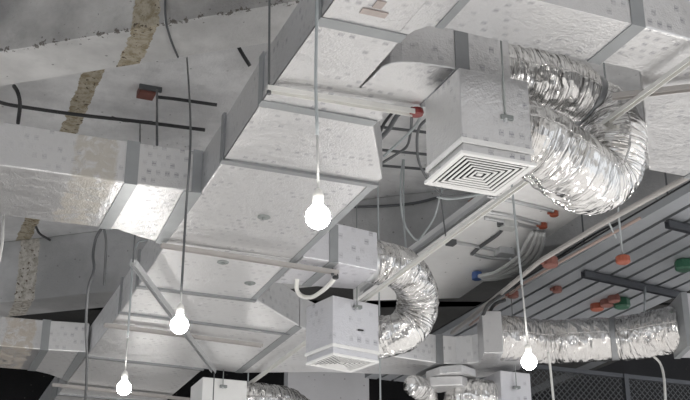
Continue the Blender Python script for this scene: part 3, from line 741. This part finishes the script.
for k, (dx, dy) in enumerate([(0, 0), (4.5, 2), (9, 3.2), (-6, -1)]):
    lb = ['second', 'third', 'rightmost', 'leftmost'][k]
    cable(px((537+dx*.7, 232+dy*.3, 2.86), (533+dx, 243+dy, 2.82), (526+dx, 256+dy, 2.8), (513+dx*.8, 266+dy*1.5, 2.8), (497+dx*.4, 274+dy*1.2, 2.8), (481+dx*.3, 277+dy*.8, 2.82)), .016, 'flexible_conduit', 'conduit', 'pale flexible conduit curving to the blue box, %s of four' % lb, 'conduit', 'pale flexible conduits by the soffit')
p = at(477, 277, 2.85); t = thing('junction_box', 'blue junction box at the far end of the white soffit', 'junction box', p)
MB().lathe(p, [(.038, -.02), (.042, -.015), (.042, .02), (.038, .036)], 8).build('box_body', 'blue', t)
MB().tube([p+Vector((.05, 0, 0)), p+Vector((.09, 0, 0))], .018, 10).build('spout', 'blue', t, True)
def obox(x, y, z, label, s=.031, mat='orange', spout=True):
    p = at(x, y, z); t = thing('junction_box', label, 'junction box', p, 'orange junction boxes')
    MB().lathe(p, [(s*.8, -s*.5), (s, -s*.4), (s, s*.6), (s*.85, s*.75)], 10).build('box_body', mat, t, bevel=.003)
    if spout: MB().tube([p+Vector((-s*1.5, 0, 0)), p+Vector((-s*.8, 0, 0))], s*.35, 10).build('spout', mat, t, True)
    return p
obox(554, 214, 2.882, 'orange junction box at the edge of the white soffit beside the large flexible duct')
obox(543, 226, 2.882, 'orange junction box where the pale flexible conduits leave the white soffit')
obox(550, 263, 2.41, 'reddish junction box on the pinkish pipe right of the pale conduits', .05, 'brickred')
obox(513, 295, 2.5, 'reddish junction box below the pale conduits near the tall cord', .04, 'brickred')
obox(557, 290, 2.53, 'small reddish junction box in the dark above the long flexible duct', .035, 'brickred')
p5 = at(623, 260, 2.25); t = thing('junction_box', 'bright orange junction box hanging on a thin rod below the ribbed ceiling panel', 'junction box', p5, 'orange junction boxes')
MB().lathe(p5, [(.034, -.02), (.043, -.015), (.043, .018), (.036, .024)], 12).build('box_body', 'orange', t, bevel=.003)
MB().tube([p5+Vector((0, 0, .02)), Vector((p5.x, p5.y, CE+.005))], .006, 8).build('suspension_rod', 'gcord', t, True)
obox(597, 307, 2.53, 'dark orange junction box above the band of the long flexible duct, leftmost of three', .05, 'orange', False)
obox(607, 303, 2.53, 'dark orange junction box above the band of the long flexible duct, middle of three', .05, 'brickred', False)
obox(614, 299, 2.53, 'dark red junction box above the band of the long flexible duct, topmost of three', .045, 'brickred', False)
p = at(622, 304, 2.51); single(MB().lathe(p, [(.05, -.03), (.06, -.02), (.06, .03), (.05, .04)], 8), 'junction_box', 'green', 'small green box above the band of the long flexible duct', 'junction box')
p = at(684, 266, 2.51); single(MB().lathe(p, [(.05, -.03), (.06, -.02), (.06, .03), (.05, .04)], 8), 'junction_box', 'green', 'small green box at the right edge below the ribbed ceiling panel', 'junction box')

# pipes running away at the right
mb = MB(); mb.tube([at(704, 168, 2.4), at(600, 225, 2.4), at(540, 261, 2.4), at(452, 333, 2.4)], .015, 12)
single(mb, 'water_pipe', 'cream', 'pinkish pipe running away at right between the soffit and the ribbed panel', 'pipe', 'pipes at right', True)
mb = MB(); mb.tube([at(640, 218, 2.5), at(560, 262, 2.5), at(524, 283, 2.5), at(470, 325, 2.5)], .010, 10)
single(mb, 'water_pipe', 'copper', 'thin brownish pipe beside the pinkish pipe at right', 'pipe', 'pipes at right', True)
cable(px((640, 216, 2.9), (610, 226, 2.8), (580, 243, 2.75), (538, 270, 2.7)), .0075, 'gap_cable', 'black', 'thin dark cable parallel to the pinkish pipe at right')
cable(px((606, 218, 2.5), (610, 225, 2.5), (616, 238, 2.5)), .006, 'cable_tail', 'gcord', 'short grey cable tail below the tip of the large flexible duct')
for x, y0, y1, lb in ((660, 195, 216, 'left'), (680, 190, 206, 'right')):
    cable(px((x-8, y0, 2.95), (x, y0+7, 2.9), (x+4, y1, 2.7)), .006, 'cable_tail', 'gcord', 'thin grey wire curving down to the ribbed panel at right, %s one' % lb, 'cable', 'thin wires at right')
cable(px((529, 280, 2.7), (513, 288, 2.5), (490, 303, 2.3), (483, 315, 2.25)), .012, 'gap_cable', 'black', 'black cable curving down behind the adaptor box', 'cable')
cable(px((505, 300, 2.4), (494, 305, 2.35), (487, 318, 2.3)), .012, 'gap_cable', 'black', 'short black cable arching above the adaptor box', 'cable')

# ribbed metal ceiling panel at right
deck = thing('ribbed_panel', 'suspended panel of parallel grey metal strips with dark gaps at right', 'ceiling panel', at(620, 270, 2.55))
ZD = 2.55
xa, xb = 4.06, 5.22; nst = 8; wd = (xb-xa)/nst
mb = MB()
for k in range(nst):
    x0 = xa+k*wd
    mb.prism([(x0+.004, 4.3), (x0+wd-.026, 4.3), (x0+wd-.026, 9.6), (x0+.004, 9.6)], ZD, ZD+.012)
    mb.box((x0+.004, 4.3, ZD+.012), (x0+.012, 9.6, ZD+.05)); mb.box((x0+wd-.034, 4.3, ZD+.012), (x0+wd-.026, 9.6, ZD+.05))
mb.build('strip_sheet', 'deck', deck)
MB().box((xa, 4.3, ZD+.052), (xb, 9.6, ZD+.06)).build('backing', 'gap_black', deck)
for a, b in (((583, 274), (694, 299)), ((667, 224), (712, 235))):
    p, q = at(*a, ZD-.03), at(*b, ZD-.03)
    MB().channel(p, q, .04, .045, .004).build('cross_bar', 'dsteel', deck)
    MB().tube([p+Vector((.03, 0, 0)), Vector((p.x+.03, p.y, 3.03))], .006, 8).build('threaded_rod', 'dgrey', deck, True)
rod(at(645, 287, 2.5), at(644, 322, 2.2), .007, 'hanger_rod', 'gcord', 'thin grey rod above the right half of the long flexible duct')

# dark goods cage behind, seen under the long flexible duct
YM = 9.4
a0, a1 = atY(498, 400, YM), atY(700, 400, YM)
cage = thing('mesh_partition', 'black wire mesh partition in the dark at lower right', 'partition', ((a0.x+a1.x)/2, YM, -ZO))
z0, z1 = 1.0, 2.75
mb = MB(); X0, X1 = a0.x-.1, a1.x+.4; st = .062
for sgn in (1, -1):
    k = X0-(z1-z0)
    while k < X1+(z1-z0):
        pa_, pb_ = (k, z0), (k+(z1-z0), z1)
        if sgn < 0: pa_, pb_ = (k+(z1-z0), z0), (k, z1)
        # clip to the frame
        def clip(p, q):
            (xa_, za_), (xb_, zb_) = p, q
            if xa_ > xb_: xa_, za_, xb_, zb_ = xb_, zb_, xa_, za_
            if xb_ <= X0 or xa_ >= X1: return None
            s = (zb_-za_)/(xb_-xa_)
            if xa_ < X0: za_ += s*(X0-xa_); xa_ = X0
            if xb_ > X1: zb_ -= s*(xb_-X1); xb_ = X1
            return (xa_, za_), (xb_, zb_)
        c = clip(pa_, pb_)
        if c: mb.bar((c[0][0], YM+.004*sgn, c[0][1]), (c[1][0], YM+.004*sgn, c[1][1]), .006, .006, (0, 1, 0))
        k += st
mb.build('wire_mesh', 'mesh', cage)
pp = atY(625, 380, YM)
for x in (X0, pp.x, X1): MB().box((x-.025, YM-.03, -ZO), (x+.025, YM+.03, z1+.04)).build('post', 'dsteel', cage)
MB().box((X0, YM-.02, z1), (X1, YM+.02, z1+.04)).build('top_rail', 'dsteel', cage)
a, b = atY(525, 394, YM+.08), atY(622, 352, YM+.08)
MB().bar(a, b, .05, .06).build('brace', 'dgrey', cage)

# ------------------------------------------------------------------ light
WORLD = .9; SUN = 5.6
w = bpy.data.worlds.new('world'); S.world = w; w.use_nodes = True
bg = w.node_tree.nodes['Background']; bg.inputs[0].default_value = (.93, .96, 1.0, 1); bg.inputs[1].default_value = WORLD
# added sun: right side left open so floor bounce lights the duct undersides
sl = bpy.data.lights.new('sun', 'SUN'); sl.energy = SUN; sl.angle = math.radians(4); sl.color = (1, .985, .97)
so = bpy.data.objects.new('sun', sl); COL.objects.link(so)
so.rotation_euler = Vector((-math.cos(math.radians(32)), -.10, -math.sin(math.radians(32)))).to_track_quat('-Z', 'Y').to_euler(); so.location = (12, 3, 8)
S.view_settings.view_transform = 'Standard'; S.view_settings.look = 'None'
S.view_settings.exposure = 0.38; S.view_settings.gamma = 1.0
try: S.view_settings.use_curve_mapping = False
except Exception: pass
for o in list(bpy.data.objects):
    if '_o' in o: del o['_o']
